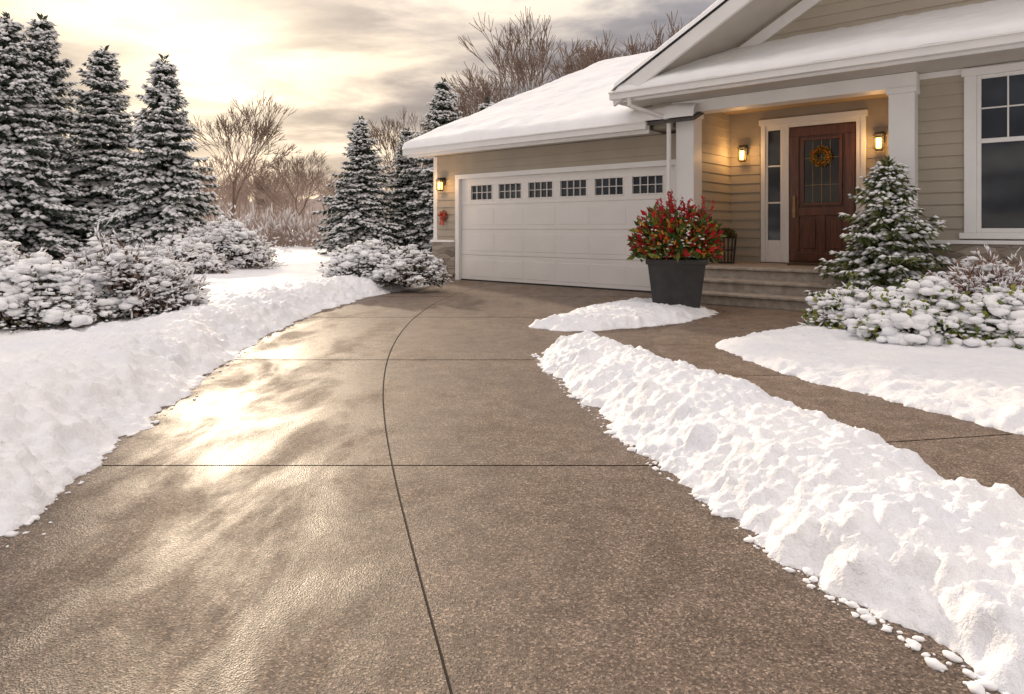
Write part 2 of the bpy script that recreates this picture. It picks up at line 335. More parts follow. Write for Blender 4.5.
rf.prism([(gs0,-.94,gz0+.01),(pk,-.94,gpz+.01),(pk,14,gpz+.01),(gs0,14,gz0+.01)],(0,0,-.08)); rf.prism([(pk,-.94,gpz+.01),(2*pk-gs0,-.94,gz0+.01),(2*pk-gs0,14,gz0+.01),(pk,14,gpz+.01)],(0,0,-.08))
rf.prism([(4.75,-.94,3.47),(18.5,-.94,3.47),(17.4,.2,4.08),(5.85,.2,4.08)],(0,0,-.05))
rf.build('roof',SHIN,house)
def roofsnow(mb,A,B,C,D,th,nu,nv,edges=(1,1,1,1),seed=0):
    A,B,C,D=[np.array(q,float) for q in(A,B,C,D)]
    u=np.linspace(0,1,nu); v=np.linspace(0,1,nv)
    u=np.unique(np.concatenate([u,[.002,.005,.01,.995,.998]])); v=np.unique(np.concatenate([v,[.004,.01,.02,.035,.985,.995]]))
    Uu,Vv=np.meshgrid(u,v); nu=len(u);nv=len(v)
    Pp=(A*(1-Uu[...,None])+B*Uu[...,None])*(1-Vv[...,None])+(D*(1-Uu[...,None])+C*Uu[...,None])*Vv[...,None]
    lu=np.linalg.norm(B-A); lv=np.linalg.norm(D-A)
    de=np.full(Uu.shape,9.)
    if edges[0]: de=np.minimum(de,Vv*lv)
    if edges[1]: de=np.minimum(de,(1-Uu)*lu)
    if edges[2]: de=np.minimum(de,(1-Vv)*lv)
    if edges[3]: de=np.minimum(de,Uu*lu)
    xx=Uu*lu+seed; yy=Vv*lv
    prof=np.sqrt(np.clip(1-(1-np.clip(de/.12,0,1))**2,0,1))
    h=th*prof*(1+.25*fbm(xx*.7,yy*.7,3))+.010*fbm(xx*5,yy*5,2)*prof
    Pp=Pp.copy(); Pp[...,2]+=h+.012
    if edges[0] and not edges[1]: Pp[...,1]+=.03*fbm(xx*1.7,yy*0+seed,3)*(1-smooth(Vv*lv/.4))
    q=(np.arange(nv-1)[:,None]*nu+np.arange(nu-1)[None,:]).ravel()
    mb.add(Pp.reshape(-1,3),np.stack([q,q+1,q+nu+1,q+nu],1))
rs=MB()
roofsnow(rs,(-1.29,-.60,2.99),(5.9,-.60,2.99),(5.9,rt,rz+.02),(-1.29,rt,rz+.02),.17,110,90,edges=(1,0,0,1))
roofsnow(rs,(5.9,15.9,2.99),(-1.29,15.9,2.99),(-1.29,rt,rz+.02),(5.9,rt,rz+.02),.17,30,30,edges=(1,0,0,1))
roofsnow(rs,(5.9,rt-2,rz-.83),(14,rt-2,rz-.83),(14,rt,rz+.02),(5.9,rt,rz+.02),.17,40,20,edges=(0,0,0,0))
roofsnow(rs,(4.70,-1.04,3.47),(18.5,-1.04,3.47),(17.4,.19,4.09),(5.85,.19,4.09),.11,240,30,edges=(1,0,0,1),seed=31)
roofsnow(rs,(gs0-.04,14,gz0+.03),(gs0-.04,-1.05,gz0+.03),(pk,-1.05,gpz+.04),(pk,14,gpz+.04),.13,100,60,edges=(1,1,0,1),seed=60)
roofsnow(rs,(2*pk-gs0,-1.05,gz0+.03),(2*pk-gs0,14,gz0+.03),(pk,14,gpz+.04),(pk,-1.05,gpz+.04),.13,60,40,edges=(1,1,0,1),seed=90)
rs.build('roof_snow',mat_snow('roof_snow',(.87,.88,.90),(.92,.92,.92),.3),house,smooth=True)
gd=MB(); GW=5.30
gd.box(0,GW,.06,.14,0,1.70)
for a,b in [(.0,.56),(.57,1.13),(1.14,1.68)]:
    gd.box(0,GW,.045,.062,a+.006,b)
    for k in range(6):
        x0=.30+k*.82-.06; gd.box(x0,x0+.74,.040,.05,a+.1,b-.09)
gd.box(0,GW,.045,.10,1.69,1.80); gd.box(0,GW,.045,.10,2.11,2.27)
xs=[0]+[v for k in range(6) for v in(.30+k*.82,.30+k*.82+.62)]+[GW]
for i in range(0,len(xs),2): gd.box(xs[i],xs[i+1],.045,.10,1.80,2.11)
for k in range(6):
    x0=.30+k*.82
    for j in(1,2,3): gd.box(x0+.62*j/4-.007,x0+.62*j/4+.007,.055,.09,1.80,2.11)
    gd.box(x0,x0+.62,.057,.088,1.949,1.963)
    gd.box(x0-.02,x0+.64,.035,.05,1.775,1.80);gd.box(x0-.02,x0+.64,.035,.05,2.11,2.13);gd.box(x0-.02,x0,.035,.05,1.80,2.11);gd.box(x0+.62,x0+.64,.035,.05,1.80,2.11)
gd.build('garage_door',DOORW,house,bevel=.004)
sl_=MB(); sl_.box(.01,GW-.01,.03,.13,.0,.03); sl_.build('door_seal',DARK,house)
gl=MB(); gl.box(.05,GW-.05,.092,.13,1.78,2.13); gl.box(6.45,6.67,1.285,1.3,.95,2.9)
for a,b in((ws+.19,mid-.12),(mid+.12,we-.19)): gl.box(a,b,-.118,-.1,wz0+.14,wz1-.15)
gl.build('window_glass',GLASS,house)
fd=MB(); fd.box(6.82,7.90,1.275,1.30,.57,2.93)
def framed(mb,a0,a1,z0,z1,wd,t0,t1): mb.box(a0,a1,t0,t1,z0,z0+wd); mb.box(a0,a1,t0,t1,z1-wd,z1); mb.box(a0,a0+wd,t0,t1,z0+wd,z1-wd); mb.box(a1-wd,a1,t0,t1,z0+wd,z1-wd)
framed(fd,6.84,7.88,.6,2.9,.15,1.245,1.28); fd.box(6.99,7.73,1.246,1.28,1.38,1.52); fd.box(7.30,7.42,1.247,1.28,.75,1.38)
fd.box(7.04,7.26,1.255,1.28,.82,1.31); fd.box(7.46,7.68,1.255,1.28,.82,1.31); framed(fd,7.03,7.69,1.55,2.72,.05,1.235,1.28)
fd.build('front_door',WOOD,house,bevel=.006)
dg=MB(); dg.box(7.08,7.64,1.262,1.276,1.6,2.67); dg.build('door_glass',glassmat('door_glass',(.02,.017,.013),.10),house)
hd=MB(); hd.box(6.90,6.94,1.2,1.245,1.35,1.72); hd.box(6.895,6.945,1.19,1.245,1.45,1.49)
for k in range(1,4): hd.box(7.08+.14*k-.004,7.08+.14*k+.004,1.256,1.264,1.6,2.67)
hd.box(7.08,7.64,1.256,1.264,1.9,1.908); hd.box(7.08,7.64,1.256,1.264,2.36,2.368)
hd.build('door_hardware',mat_var('brass',(.25,.16,.06),(.35,.24,.1),5,.35),house)
sp=MB(); sp.box(5.36,9.06,-.44,1.31,0,.50); sp.box(5.33,9.06,-.48,1.31,.50,.545)
for i,(t0,z) in enumerate(((-.80,.36),(-1.12,.18))):
    sp.box(5.82,8.75,t0,-.44 if i==0 else -.80,0,z-.045); sp.box(5.79,8.78,t0-.035,-.44 if i==0 else -.80,z-.045,z)
sp.build('porch_steps',STEP,house,bevel=.012)
mt=MB(); mt.box(6.95,7.8,.75,1.18,.546,.565); mt.build('doormat',mat_var('mat_brown',(.05,.035,.025),(.09,.06,.04),60,.95),house)
def segprisms(mb,p0,p1,r0,r1,mi=0,n=4):
    p0=np.asarray(p0,float);p1=np.asarray(p1,float);r0=np.asarray(r0,float);r1=np.asarray(r1,float)
    d=p1-p0; d/=np.linalg.norm(d,axis=1,keepdims=True)+1e-12
    ref=np.where(np.abs(d[:,2:3])>.9,np.array([[1.,0,0]]),np.array([[0,0,1.]])); a=np.cross(d,ref); a/=np.linalg.norm(a,axis=1,keepdims=True)+1e-12; b=np.cross(d,a)
    vs=[]
    for P_,r in((p0,r0),(p1,r1)):
        for k in range(n):
            th=2*math.pi*k/n; vs.append(P_+(a*math.cos(th)+b*math.sin(th))*r[:,None])
    v=np.stack(vs,1); m=len(p0); f=np.array([(k,(k+1)%n,(k+1)%n+n,k+n) for k in range(n)])
    mb.add(v.reshape(-1,3),(f[None]+(np.arange(m)*2*n)[:,None,None]).reshape(-1,4),mi)
ds=MB(); pl=[(4.95,-1.0,3.35),(4.95,-.98,3.22),(5.40,-.5,3.02),(5.40,-.46,2.9),(5.40,-.46,.25),(5.40,-.62,.12)]
segprisms(ds,pl[:-1],pl[1:],[.04]*5,[.04]*5,0,8); ds.build('downspout',TRIM,house,smooth=True)
def sconce(s_,t_,z_,nm):
    m=MB(); m.box(s_-.05,s_+.05,t_-.03,t_,z_-.02,z_+.16,0); m.box(s_-.012,s_+.012,t_-.12,t_-.03,z_+.12,z_+.145,0)
    for zz,r in((z_+.09,.075),(z_-.15,.05)): m.box(s_-r,s_+r,t_-.12-r,t_-.12+r,zz,zz+.02,0)
    m.prism([(s_-.05,t_-.17,z_+.15),(s_+.05,t_-.17,z_+.15),(s_+.05,t_-.07,z_+.15),(s_-.05,t_-.07,z_+.15)],(0,0,-.04),0)
    for dx in(-1,1):
        for dy in(-1,1): m.box(s_+dx*.055-.008,s_+dx*.055+.008,t_-.12+dy*.055-.008,t_-.12+dy*.055+.008,z_-.13,z_+.09,0)
    m.box(s_-.034,s_+.034,t_-.154,t_-.086,z_-.11,z_+.05,1)
    m.build(nm,[DARK,LAMP],house)
    l=bpy.data.lights.new('sconce_light','POINT'); l.energy=10; l.color=(1,.55,.2); l.shadow_soft_size=.08
    o=bpy.data.objects.new('sconce_light',l); o.location=(s_,t_-.26,z_); o.parent=house; scene.collection.objects.link(o)
sconce(6.03,1.28,2.52,'wall_sconce_a'); sconce(8.26,1.28,2.56,'wall_sconce_b'); sconce(-.50,-.02,2.17,'wall_sconce_c')

# ---------------------------------------------------------------- vegetation tools
def unit(v): return v/(np.linalg.norm(v,axis=-1,keepdims=True)+1e-12)
def kites(mb,p,d,l,w,mi,side=None,belly=.4):
    if side is None: side=unit(np.cross(d,rng.standard_normal(d.shape)))
    l=l[:,None]; w=w[:,None]; v=np.stack([p,p+d*l*belly+side*w,p+d*l,p+d*l*belly-side*w],1)
    n=len(p); f=np.array([[0,1,2,3]])+ (np.arange(n)*4)[:,None]; mb.add(v.reshape(-1,3),f,mi)
def dirblobs(mb,c,d,l,w,h,mi,tpl=OCT,jit=.12):
    a=unit(d); up=np.array([[0,0,1.]]); sd=unit(np.cross(a,up)); u2=np.cross(sd,a)
    blobs(mb,c,np.stack([a*l[:,None],sd*w[:,None],u2*h[:,None]],1),mi,tpl,jit)
def spruce(name,Hh,R,levels,nb,tl,seed,mat=SPR,snow=1.0,ntw=14,lowz=.03,asc=0.0,sw=1.45):
    global rng
    rng=np.random.default_rng(seed); mb=MB(); UP=np.array([[0,0,1.]])
    segprisms(mb,[(0,0,0),(0,0,Hh*.5)],[(0,0,Hh*.5),(0,0,Hh)],[Hh*.016,Hh*.009],[Hh*.009,.004],0,7)
    S0=[];S1=[];SR=[]; lob=rng.uniform(0,6.28,3)
    for i in range(levels):
        th0=rng.uniform(0,6.28); m=max(4,int(nb*(.45+.55*(1-i/levels))))
        for j in range(m):
            fz=lowz+(1-lowz)*(max(0.0,i+rng.uniform(-.4,.4))/levels); fz=min(max(fz,lowz),.985); z=fz*Hh; fr=1-fz
            th=th0+6.283*j/m+rng.normal(0,.2)
            Lb=R*(fr**.85)*rng.uniform(.62,1.16)*(1+.12*math.sin(2*th+lob[0])+.10*math.sin(11*fz+th+lob[1]))+R*.05
            o=np.array([math.cos(th),math.sin(th),0.]); k=max(4,int(ntw*(.35+.65*Lb/R)))
            u=np.clip(np.linspace(.10,1,k)+rng.normal(0,.02,k),0.02,1.05)
            sl=.40*fr-.35*(1-fr)**2-asc; zz=z-Lb*(sl*u+.30*u*u-.26*u**3.5)
            sp_=np.column_stack([o[0]*Lb*u,o[1]*Lb*u,zz])
            S0.append([0,0,z]);S1.append(sp_[k//2]);SR.append((Hh*.0035,Hh*.002)); S0.append(sp_[k//2]);S1.append(sp_[-1]);SR.append((Hh*.002,.001))
            per=np.array([-o[1],o[0],0.])
            for sg in(-1,1,0):
                dd=unit(o[None]*rng.uniform(.5,.9,(k,1))+per[None]*sg*rng.uniform(.6,1.,(k,1))+UP*rng.uniform(-.5,.05,(k,1)))
                ln=tl*(1.1-.6*u)*rng.uniform(.7,1.25,k)*(.6+.4*Lb/R)
                if sg==0: ln*=.8
                kites(mb,sp_,dd,ln,ln*.20,1,unit(np.cross(dd,UP+rng.normal(0,.35,(k,3)))))
                kites(mb,sp_+rng.normal(0,.01,(k,3)),unit(dd+UP*-.6),ln*.95,ln*.14,1)
                ms=rng.random(k)<snow*(.55+.45*u); q=ms.sum()
                if q:
                    c=sp_[ms]+dd[ms]*ln[ms][:,None]*rng.uniform(.35,.75,(q,1))+UP*ln[ms][:,None]*.10
                    dirblobs(mb,c,dd[ms],ln[ms]*rng.uniform(.3,.5,q),ln[ms]*sw*rng.uniform(.12,.26,q),ln[ms]*.12*sw,2)
    SR=np.array(SR); segprisms(mb,S0,S1,SR[:,0],SR[:,1],0,3)
    k=30; zt=np.linspace(.93,1.0,k)*Hh; th=rng.uniform(0,6.28,k); d=unit(np.column_stack([np.cos(th),np.sin(th),rng.uniform(.3,1.2,k)])); kites(mb,np.column_stack([np.zeros(k),np.zeros(k),zt]),d,np.full(k,tl*.45),np.full(k,tl*.07),1)
    return mb.mesh(name,[BARK,mat,SNOWT],smooth={2})
def pix(px,Y): return (px-512)/F*Y
SPM=[spruce('spruce_a',7.6,2.6,26,14,.56,1),spruce('spruce_b',7.2,2.4,26,14,.54,3),spruce('spruce_c',6.2,2.0,25,14,.50,4)]
def place(me,H0,px,Y,Hh,ws_=1.0,rz=0): s_=Hh/H0; obj('spruce_tree',me,None,(pix(px,Y),Y,.2),rz,(s_*ws_,s_*ws_,s_))
place(SPM[0],7.6,8,21,7.5,1,0); place(SPM[1],7.2,42,25,8.7,.95,2); place(SPM[1],7.2,104,24,7.3,1.05,.5); place(SPM[2],6.2,164,20.5,6.1,1.0,1)
place(SPM[2],6.2,361,25,5.0,1.1,3); place(SPM[0],7.6,443,26,6.6,1,2.2); place(SPM[1],7.2,407,27,4.9,1.1,4); place(SPM[2],6.2,487,34,7.4,1,5); place(SPM[0],7.6,-40,23,7.8,1,1.3)
obj('small_spruce_tree',spruce('small_spruce',1.95,.92,17,13,.29,11,SPR2,.8,11,.02,.20,1.3),None,(4.98,9.05,.10))

def bush(name,loc,rx,ry,rz,seed,cols,nleaf,nsnow,lsz=.05,twc=(.10,.06,.045),ssz=.05,ntwig=160,spike=0,cap=1.0,low=.05,clump=0):
    global rng
    rng=np.random.default_rng(seed); mb=MB(); R3_=np.array([rx,ry,rz])
    def bumpy(d): return 1+.13*np.sin(d[:,0:1]*5+seed)*np.cos(d[:,1:2]*6+seed*2)+.09*np.sin(d[:,2:3]*9+d[:,0:1]*8)+.05*np.sin(d[:,0:1]*17+seed)*np.sin(d[:,1:2]*15+d[:,2:3]*13)
    def shell(n,lo,hi,zmin=-.1):
        d=rng.standard_normal((n*3,3)); d=unit(d); d=d[d[:,2]>zmin][:n]; r=rng.uniform(lo,hi,(len(d),1)); return d,d*r*R3_*bumpy(d)
    d,p=shell(ntwig,.85,1.12+spike)
    segprisms(mb,p*.15*np.array([1,1,0]),p*.6,np.full(len(p),.008),np.full(len(p),.005),0,3)
    segprisms(mb,p*.6,p,np.full(len(p),.005),np.full(len(p),.0018),0,3)
    for _ in range(6):
        q=p*rng.uniform(.55,.98,(len(p),1)); e=q+unit(unit(p)+rng.normal(0,.6,p.shape))*rng.uniform(.06,.16,(len(p),1)); segprisms(mb,q,e,np.full(len(p),.003),np.full(len(p),.0012),0,3)
        ms=rng.random(len(p))<.75*cap; c=(q+e)[ms]/2+np.array([[0,0,.010]]); ll=np.linalg.norm((e-q)[ms],axis=1)
        dirblobs(mb,c,(e-q)[ms],ll*.5,np.full(len(c),ssz*.3),np.full(len(c),ssz*.25),2)
    d,q=shell(nleaf,.5,1.08); dd=unit(d+rng.normal(0,.7,d.shape)); l=rng.uniform(.6,1.4,len(q))*lsz
    kites(mb,q,dd,l,l*.33,1)
    d,q=shell(nsnow,.84,1.08,low); up=np.clip(d[:,2],.08,1); s_=ssz*rng.uniform(.35,1.2,len(q))*(.45+.85*up)
    blobs(mb,q+np.array([[0,0,.006]]),diagax(s_*1.4,s_,s_*.5),2,IC1,.2)
    if clump:
        d,q=shell(clump,.88,1.02,.12); s_=ssz*rng.uniform(.9,1.9,len(q))
        for _ in range(6): blobs(mb,q+rng.normal(0,1,q.shape)*s_[:,None]*np.array([[.9,.9,.3]]),diagax(s_*1.0,s_*.8,s_*.5),2,IC2,.09)
    ob=mb.build(name,[mat_var(name+'_twig',twc,tuple(c*1.8 for c in twc),9,.9),mat_island(name+'_leaf',cols),SNOWT],smooth={2}); ob.location=loc; return ob
BR=[(.07,.04,.03),(.15,.085,.06),(.11,.075,.05),(.20,.13,.09)]
BG=[(.04,.05,.025),(.09,.08,.04),(.14,.09,.05),(.07,.065,.04)]
GY=[(.08,.13,.03),(.18,.22,.04),(.30,.28,.05),(.11,.17,.035)]
bush('snowy_shrub',(pix(36,6.8),6.8,.20),.64,.55,.58,21,BG,2600,1300,.045,ssz=.042,clump=85)
bush('snowy_shrub',(pix(122,7.7),7.7,.20),.84,.72,.70,22,BR,2800,1400,.05,ssz=.040,ntwig=420,spike=.14,clump=60)
bush('snowy_shrub',(pix(-12,7.9),7.9,.20),.75,.6,.68,29,BR,2400,1100,.05,ssz=.040,ntwig=300,spike=.08,clump=60)
bush('snowy_shrub',(pix(226,17),17,.22),1.05,.9,1.0,23,BR,1800,1300,.08,ssz=.065,ntwig=420,spike=.35,clump=50)
bush('snowy_shrub',(pix(178,15),15,.22),.9,.8,.62,24,BR,1600,1100,.08,ssz=.06,ntwig=300,spike=.2,clump=50)
bush('snowy_shrub',(pix(368,13.0),13.0,.18),.75,.6,.66,25,BG,2200,1100,.06,ssz=.05,clump=75)
bush('snowy_shrub',(pix(410,12.7),12.7,.18),.66,.5,.55,26,BG,1800,900,.06,ssz=.048,clump=60)
bush('evergreen_shrub',(pix(852,7.4),7.4,.06),.40,.36,.40,31,GY,2800,420,.05,ssz=.040,low=.1,clump=45)
bush('evergreen_shrub',(pix(928,6.5),6.5,.05),.58,.48,.53,32,GY,4600,700,.05,ssz=.045,low=.1,clump=80)
bush('evergreen_shrub',(pix(1022,6.1),6.1,.05),.58,.46,.50,33,GY,4600,700,.05,ssz=.045,low=.1,clump=80)
bush('red_twig_shrub',(pix(985,7.4),7.4,.10),.62,.45,.66,34,[(.16,.07,.05),(.28,.13,.09),(.2,.12,.07)],1600,500,.045,twc=(.20,.09,.06),ssz=.035,ntwig=340,spike=.22,clump=25)

pot=empty('potted_plant',(2.29,9.55,0.0),math.radians(-12))
pm=MB(); z0,z1=.02,.74; a,b=.30,.39
def ring(h,z): return [(-h,-h,z),(h,-h,z),(h,h,z),(-h,h,z)]
v=ring(a,z0)+ring(b-.01,z1-.07)+ring(b+.015,z1-.07)+ring(b+.02,z1)+ring(b-.03,z1)+ring(b-.05,z1-.08)
f=[(k*4+i,k*4+(i+1)%4,(k+1)*4+(i+1)%4,(k+1)*4+i) for k in range(5) for i in range(4)]+[(0,3,2,1)]
pm.add(v,f); pm.build('planter_pot',mat_var('charcoal_planter',(.022,.021,.022),(.04,.038,.038),6,.5,.2,80,.002),pot,bevel=.008)
rng=np.random.default_rng(5); pl=MB()
pl.add(ring(b-.055,z1-.05),[(0,1,2,3)],0)
def leaves(n,mi,rmin,rmax,l0,wd,upb=.5,zlo=-.2,zhi=1.1):
    d=unit(rng.standard_normal((n*4,3))*np.array([1,1,.8])); d=d[(d[:,2]>zlo)&(d[:,2]<zhi)][:n]; m=len(d)
    q=d*rng.uniform(rmin,rmax,(m,1))*np.array([.56,.56,.58])+np.array([0,0,z1+.14]); dd=unit(d+np.array([0,0,upb])+rng.normal(0,.6,(m,3)))
    l=l0*rng.uniform(.5,1.3,m); kites(pl,q,dd,l,l*wd,mi)
leaves(2400,1,.3,1.08,.12,.22,.3,-.25,.85); leaves(380,2,.6,1.08,.11,.26); leaves(230,3,.7,1.08,.10,.28,.4,-.2,.8); leaves(180,2,.8,1.08,.10,.28,.3,-.2,.5)
n=60; th=rng.uniform(0,6.28,n); r=rng.uniform(.03,.30,n); p0=np.column_stack([r*np.cos(th),r*np.sin(th),np.full(n,z1)]); p1=p0*np.array([1.8,1.8,1])+np.column_stack([np.zeros(n),np.zeros(n),rng.uniform(.5,1.0,n)-r*.6])
segprisms(pl,p0,p1,np.full(n,.006),np.full(n,.003),0,3)
for k in range(11):
    c=p0+(p1-p0)*(.5+.048*k); blobs(pl,c+rng.normal(0,.018,c.shape),diagax(*[np.full(n,.013)]*3),4,IC1,.05)
    ms=rng.random(n)<.5; dd=unit((p1-p0)[ms]+rng.normal(0,.45,p0[ms].shape)); q=ms.sum(); kites(pl,c[ms],dd,np.full(q,.08),np.full(q,.016),2)
s0=unit(rng.standard_normal((260,3))); s0=s0[s0[:,2]>.0]; blobs(pl,s0*np.array([.55,.55,.52])+np.array([0,0,z1+.14]),diagax(*[rng.uniform(.010,.034,len(s0)) for _ in range(2)],np.full(len(s0),.012)),5,IC2,.1)
pl.build('winter_foliage',[BARK,mat_island('pl_green',[(.03,.06,.015),(.08,.13,.03),(.20,.22,.05)]),mat_island('pl_red',[(.25,.008,.008),(.42,.02,.015),(.30,.012,.02)]),mat_island('pl_yellow',[(.55,.33,.04),(.5,.2,.03)]),mat_island('pl_berry',[(.38,.01,.01),(.5,.03,.02)],.3),SNOWT],pot,smooth={4,5})

lb=MB(); cx0,cy0=5.98,.55
for k in range(14):
    th=6.283*k/14; x=math.cos(th);y=math.sin(th)
    segprisms(lb,[(cx0+.13*x,cy0+.13*y,.55)],[(cx0+.17*x,cy0+.17*y,1.0)],[.007],[.007],0,4)
for zz,r in((.56,.13),(.78,.152),(1.0,.172)):
    c=[(cx0+r*math.cos(6.283*k/24),cy0+r*math.sin(6.283*k/24),zz) for k in range(25)]; segprisms(lb,c[:-1],c[1:],[.009]*24,[.009]*24,0,4)
rng=np.random.default_rng(9); d=unit(rng.standard_normal((260,3))); d[:,2]=abs(d[:,2]); kites(lb,d*.12+np.array([cx0,cy0,.98]),unit(d+[0,0,.5]),np.full(260,.09),np.full(260,.02),1)
lb.build('wire_basket_planter',[DARK,mat_island('basket_leaf',[(.12,.08,.03),(.07,.09,.03),(.25,.15,.05)])],house)
def wreath(name,s_,t_,z_,R_,cols,n,bow=False):
    m=MB(); th=rng.uniform(0,6.283,n); d=unit(rng.standard_normal((n,3))); q=np.column_stack([s_+R_*np.cos(th),np.full(n,t_),z_+R_*np.sin(th)])+d*np.array([.03,.02,.03]); kites(m,q,d,np.full(n,R_*.45),np.full(n,R_*.12),0)
    n2=26; th=rng.uniform(0,6.283,n2); q=np.column_stack([s_+R_*np.cos(th),np.full(n2,t_-.03),z_+R_*np.sin(th)]); blobs(m,q,diagax(*[np.full(n2,.018)]*3),1,IC1,.05)
    if bow:
        for sx_ in(-1,1):
            m.add([(s_,t_-.05,z_),(s_+sx_*.10,t_-.06,z_+.06),(s_+sx_*.12,t_-.05,z_-.01)],[(0,1,2)],1); m.add([(s_,t_-.05,z_),(s_+sx_*.02,t_-.06,z_-.22),(s_+sx_*.08,t_-.05,z_-.20)],[(0,1,2)],1)
    m.build(name,[mat_island(name+'_leaf',cols),mat_island(name+'_berry',[(.45,.02,.015),(.5,.05,.02)] if bow else [(.5,.05,.02),(.6,.25,.03)])],house,smooth={1})
wreath('door_wreath',7.36,1.21,2.38,.12,[(.40,.25,.05),(.2,.2,.04),(.35,.14,.03)],420)
wreath('pier_wreath',-.48,-.06,1.45,.08,[(.40,.02,.015),(.08,.10,.03),(.45,.03,.02)],260,True)

# ---------------------------------------------------------------- bare trees
def baretree(seed,depth,spread=.5,trunk=.16):
    rnd=random.Random(seed); S=[]
    def grow(p,d,Ln,r,k):
        q=p; pts_=[p]
        for i in range(2):
            d=(d+Vector((rnd.gauss(0,.10),rnd.gauss(0,.10),rnd.gauss(0,.06)+.05))).normalized(); e=q+d*(Ln/2); r2=r*.86; S.append((*q,*e,r,r2)); q=e; r=r2; pts_.append(q)
        if k<=0: return
        for c in range(3 if rnd.random()<.75 else 4):
            ax=Vector((rnd.gauss(0,1),rnd.gauss(0,1),rnd.gauss(0,.4))); ax=(ax-ax.dot(d)*d).normalized(); a=spread*rnd.uniform(.35,1.25) if c else spread*.3
            st=q if c<3 else pts_[1]
            grow(st,(d*math.cos(a)+ax*math.sin(a)).normalized(),Ln*rnd.uniform(.66,.88),r*(.74 if c==0 else .56),k-1)
    grow(Vector((0,0,0)),Vector((0,0,1)),2.3,trunk,depth)
    a=np.array(S); zmax=a[:,5].max(); a[:,:6]*=10/zmax; return a
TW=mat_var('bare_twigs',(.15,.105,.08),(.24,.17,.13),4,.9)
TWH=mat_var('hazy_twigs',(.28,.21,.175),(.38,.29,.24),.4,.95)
def treemesh(a,rmin,mat,nm):
    mb=MB(); segprisms(mb,a[:,:3],a[:,3:6],np.maximum(a[:,6],rmin),np.maximum(a[:,7],rmin*.8),0,3); return mb.mesh(nm,mat)
A6=baretree(55,6,.52); B6=baretree(56,6,.45); T5=[baretree(100+i,5,.5) for i in range(3)]
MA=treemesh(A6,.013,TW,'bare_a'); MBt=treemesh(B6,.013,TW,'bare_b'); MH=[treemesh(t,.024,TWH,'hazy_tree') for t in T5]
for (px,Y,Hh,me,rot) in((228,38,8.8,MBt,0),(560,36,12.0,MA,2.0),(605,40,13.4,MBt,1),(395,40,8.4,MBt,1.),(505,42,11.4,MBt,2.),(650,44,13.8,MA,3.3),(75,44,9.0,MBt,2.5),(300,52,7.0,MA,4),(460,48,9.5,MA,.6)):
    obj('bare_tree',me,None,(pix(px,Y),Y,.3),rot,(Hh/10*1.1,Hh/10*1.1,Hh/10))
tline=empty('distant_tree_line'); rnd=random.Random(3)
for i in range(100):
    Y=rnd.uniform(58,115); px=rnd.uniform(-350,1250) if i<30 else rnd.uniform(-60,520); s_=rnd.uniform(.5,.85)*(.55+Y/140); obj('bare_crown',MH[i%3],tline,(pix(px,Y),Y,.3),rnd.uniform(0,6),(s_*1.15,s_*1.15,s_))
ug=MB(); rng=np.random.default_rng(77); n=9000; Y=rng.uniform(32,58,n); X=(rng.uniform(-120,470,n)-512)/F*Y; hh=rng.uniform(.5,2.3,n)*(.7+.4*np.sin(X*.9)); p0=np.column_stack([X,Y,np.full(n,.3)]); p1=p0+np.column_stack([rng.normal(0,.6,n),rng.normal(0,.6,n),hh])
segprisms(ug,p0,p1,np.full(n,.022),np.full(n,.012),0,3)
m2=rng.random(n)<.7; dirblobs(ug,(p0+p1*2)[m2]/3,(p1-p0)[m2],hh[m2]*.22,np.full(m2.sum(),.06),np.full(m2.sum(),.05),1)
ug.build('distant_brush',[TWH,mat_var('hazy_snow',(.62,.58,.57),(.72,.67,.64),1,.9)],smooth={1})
hl=MB(); xs_=np.linspace(-420,420,300); hz=11+3.5*fbm(xs_*.02,xs_*0+3.3,3)+1.8*fbm(xs_*.25,xs_*0+1.3,3)
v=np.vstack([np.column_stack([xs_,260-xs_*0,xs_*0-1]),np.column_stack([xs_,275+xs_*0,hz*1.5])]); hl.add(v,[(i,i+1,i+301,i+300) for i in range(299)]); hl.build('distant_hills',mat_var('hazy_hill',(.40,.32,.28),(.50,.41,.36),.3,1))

# ---------------------------------------------------------------- light, world
SA=math.radians(-25); SE=math.radians(15)
sd=Vector((math.sin(SA)*math.cos(SE),math.cos(SA)*math.cos(SE),math.sin(SE)))
l=bpy.data.lights.new('sun','SUN'); l.energy=3.5; l.angle=math.radians(1.5); l.color=(1,.82,.60)
o=bpy.data.objects.new('sun',l); o.rotation_euler=sd.to_track_quat('Z','Y').to_euler(); scene.collection.objects.link(o)
W=bpy.data.worlds.new('World'); scene.world=W; W.use_nodes=True; nt=W.node_tree; bg=nt.nodes['Background']; bg.inputs[1].default_value=1.0
sky=N(nt,'ShaderNodeTexSky',sky_type='NISHITA'); sky.sun_disc=False; sky.sun_elevation=SE; sky.sun_rotation=SA%(2*math.pi)
tc=N(nt,'ShaderNodeTexCoord').outputs['Generated']
def vm(op,a,b=None):
    n=N(nt,'ShaderNodeVectorMath',operation=op)
    (L(nt,a,n.inputs[0]) if not isinstance(a,tuple) else setattr(n.inputs[0],'default_value',a))
    if b is not None: (L(nt,b,n.inputs[1]) if not isinstance(b,tuple) else setattr(n.inputs[1],'default_value',b))
    return n.outputs['Value'] if op=='DOT_PRODUCT' else n.outputs[0]
def ma(op,a,b=None):
    n=N(nt,'ShaderNodeMath',operation=op)
    for i,x in enumerate((a,b)):
        if x is None: continue
        if isinstance(x,(int,float)): n.inputs[i].default_value=x
        else: L(nt,x,n.inputs[i])
    return n.outputs[0]
dn=vm('NORMALIZE',tc); sx=N(nt,'ShaderNodeSeparateXYZ'); L(nt,dn,sx.inputs[0])
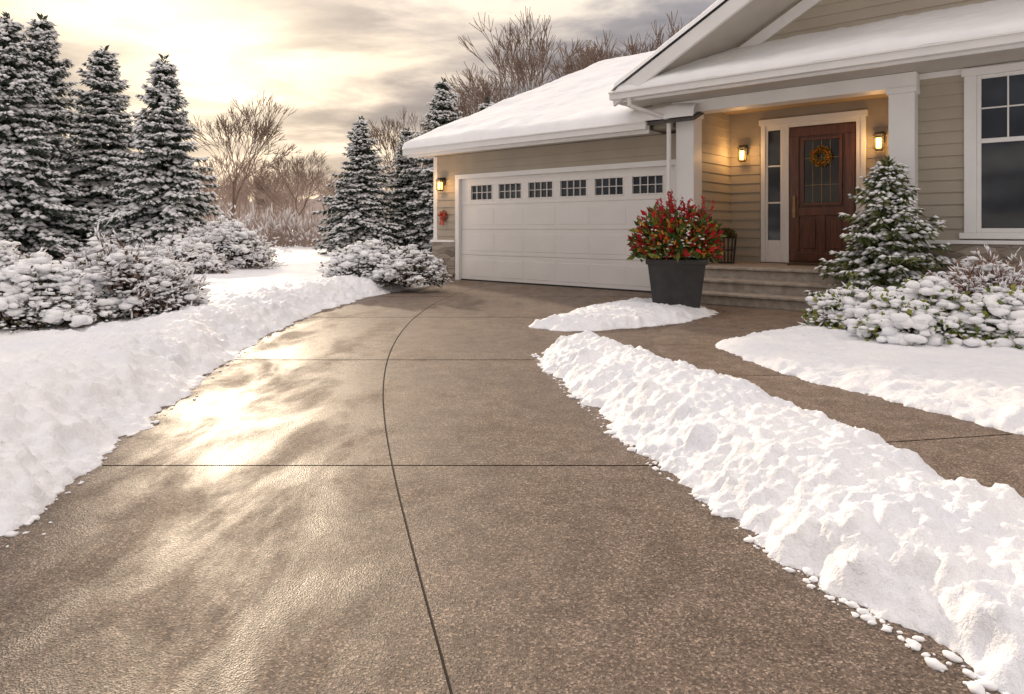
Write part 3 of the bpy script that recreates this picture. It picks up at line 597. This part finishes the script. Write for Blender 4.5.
zc=ma('ADD',ma('MAXIMUM',sx.outputs[2],0.0),.14)
cv=N(nt,'ShaderNodeCombineXYZ'); L(nt,ma('DIVIDE',sx.outputs[0],zc),cv.inputs[0]); L(nt,ma('DIVIDE',sx.outputs[1],zc),cv.inputs[1])
mp=N(nt,'ShaderNodeMapping'); mp.inputs['Scale'].default_value=(.95,1.35,1); mp.inputs['Rotation'].default_value=(0,0,math.radians(10)); mp.inputs['Location'].default_value=(5.3,.7,0); L(nt,cv.outputs[0],mp.inputs[0])
cn=N(nt,'ShaderNodeTexNoise'); cn.inputs['Scale'].default_value=1.15; cn.inputs['Detail'].default_value=8; cn.inputs['Roughness'].default_value=.56; cn.inputs['Distortion'].default_value=.25; L(nt,mp.outputs[0],cn.inputs['Vector'])
dot=ma('MAXIMUM',vm('DOT_PRODUCT',dn,tuple(sd)),0.0)
glow=ma('POWER',dot,18.0); core=ma('POWER',dot,120.0)
cl=ramp(nt,cn.outputs['Fac'],[(.39,(.90,.79,.65)),(.46,(.60,.53,.48)),(.53,(.35,.32,.325)),(.61,(.24,.225,.245))])
clear=N(nt,'ShaderNodeMix',data_type='RGBA'); clear.inputs[0].default_value=.95
skm=N(nt,'ShaderNodeMix',data_type='RGBA',blend_type='MULTIPLY'); skm.inputs[0].default_value=1; L(nt,sky.outputs[0],skm.inputs[6]); skm.inputs[7].default_value=(.1,.1,.1,1)
L(nt,skm.outputs[2],clear.inputs[6]); L(nt,cl,clear.inputs[7])
def scaled(f,c):
    n=N(nt,'ShaderNodeVectorMath',operation='SCALE'); n.inputs[0].default_value=c; L(nt,f,n.inputs['Scale']); return n.outputs[0]
def scalev(vec,f):
    n=N(nt,'ShaderNodeVectorMath',operation='SCALE'); L(nt,vec,n.inputs[0]); L(nt,f,n.inputs['Scale']); return n.outputs[0]
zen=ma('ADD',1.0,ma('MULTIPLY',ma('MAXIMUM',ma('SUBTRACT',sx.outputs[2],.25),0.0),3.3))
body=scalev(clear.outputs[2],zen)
band=ma('MULTIPLY',ma('POWER',ma('SUBTRACT',1.0,ma('ABSOLUTE',sx.outputs[2])),11.0),ma('ADD',ma('POWER',dot,3.0),.15))
gm=ma('MAXIMUM',ma('MULTIPLY',ma('SUBTRACT',.78,cn.outputs['Fac']),3.0),0.0)
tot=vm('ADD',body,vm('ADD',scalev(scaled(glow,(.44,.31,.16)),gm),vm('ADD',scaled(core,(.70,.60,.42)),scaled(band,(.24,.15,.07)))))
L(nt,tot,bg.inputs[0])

cam=bpy.data.cameras.new('camera'); cam.sensor_width=36; cam.lens=24; cam.shift_y=-(347-HZ)/1024; cam.clip_end=5000; cam.clip_start=.05
co=bpy.data.objects.new('camera',cam); co.location=(0,0,CH); co.rotation_euler=(math.radians(90),0,0); scene.collection.objects.link(co); scene.camera=co
scene.view_settings.view_transform='Standard'; scene.view_settings.look='None'; scene.view_settings.exposure=0
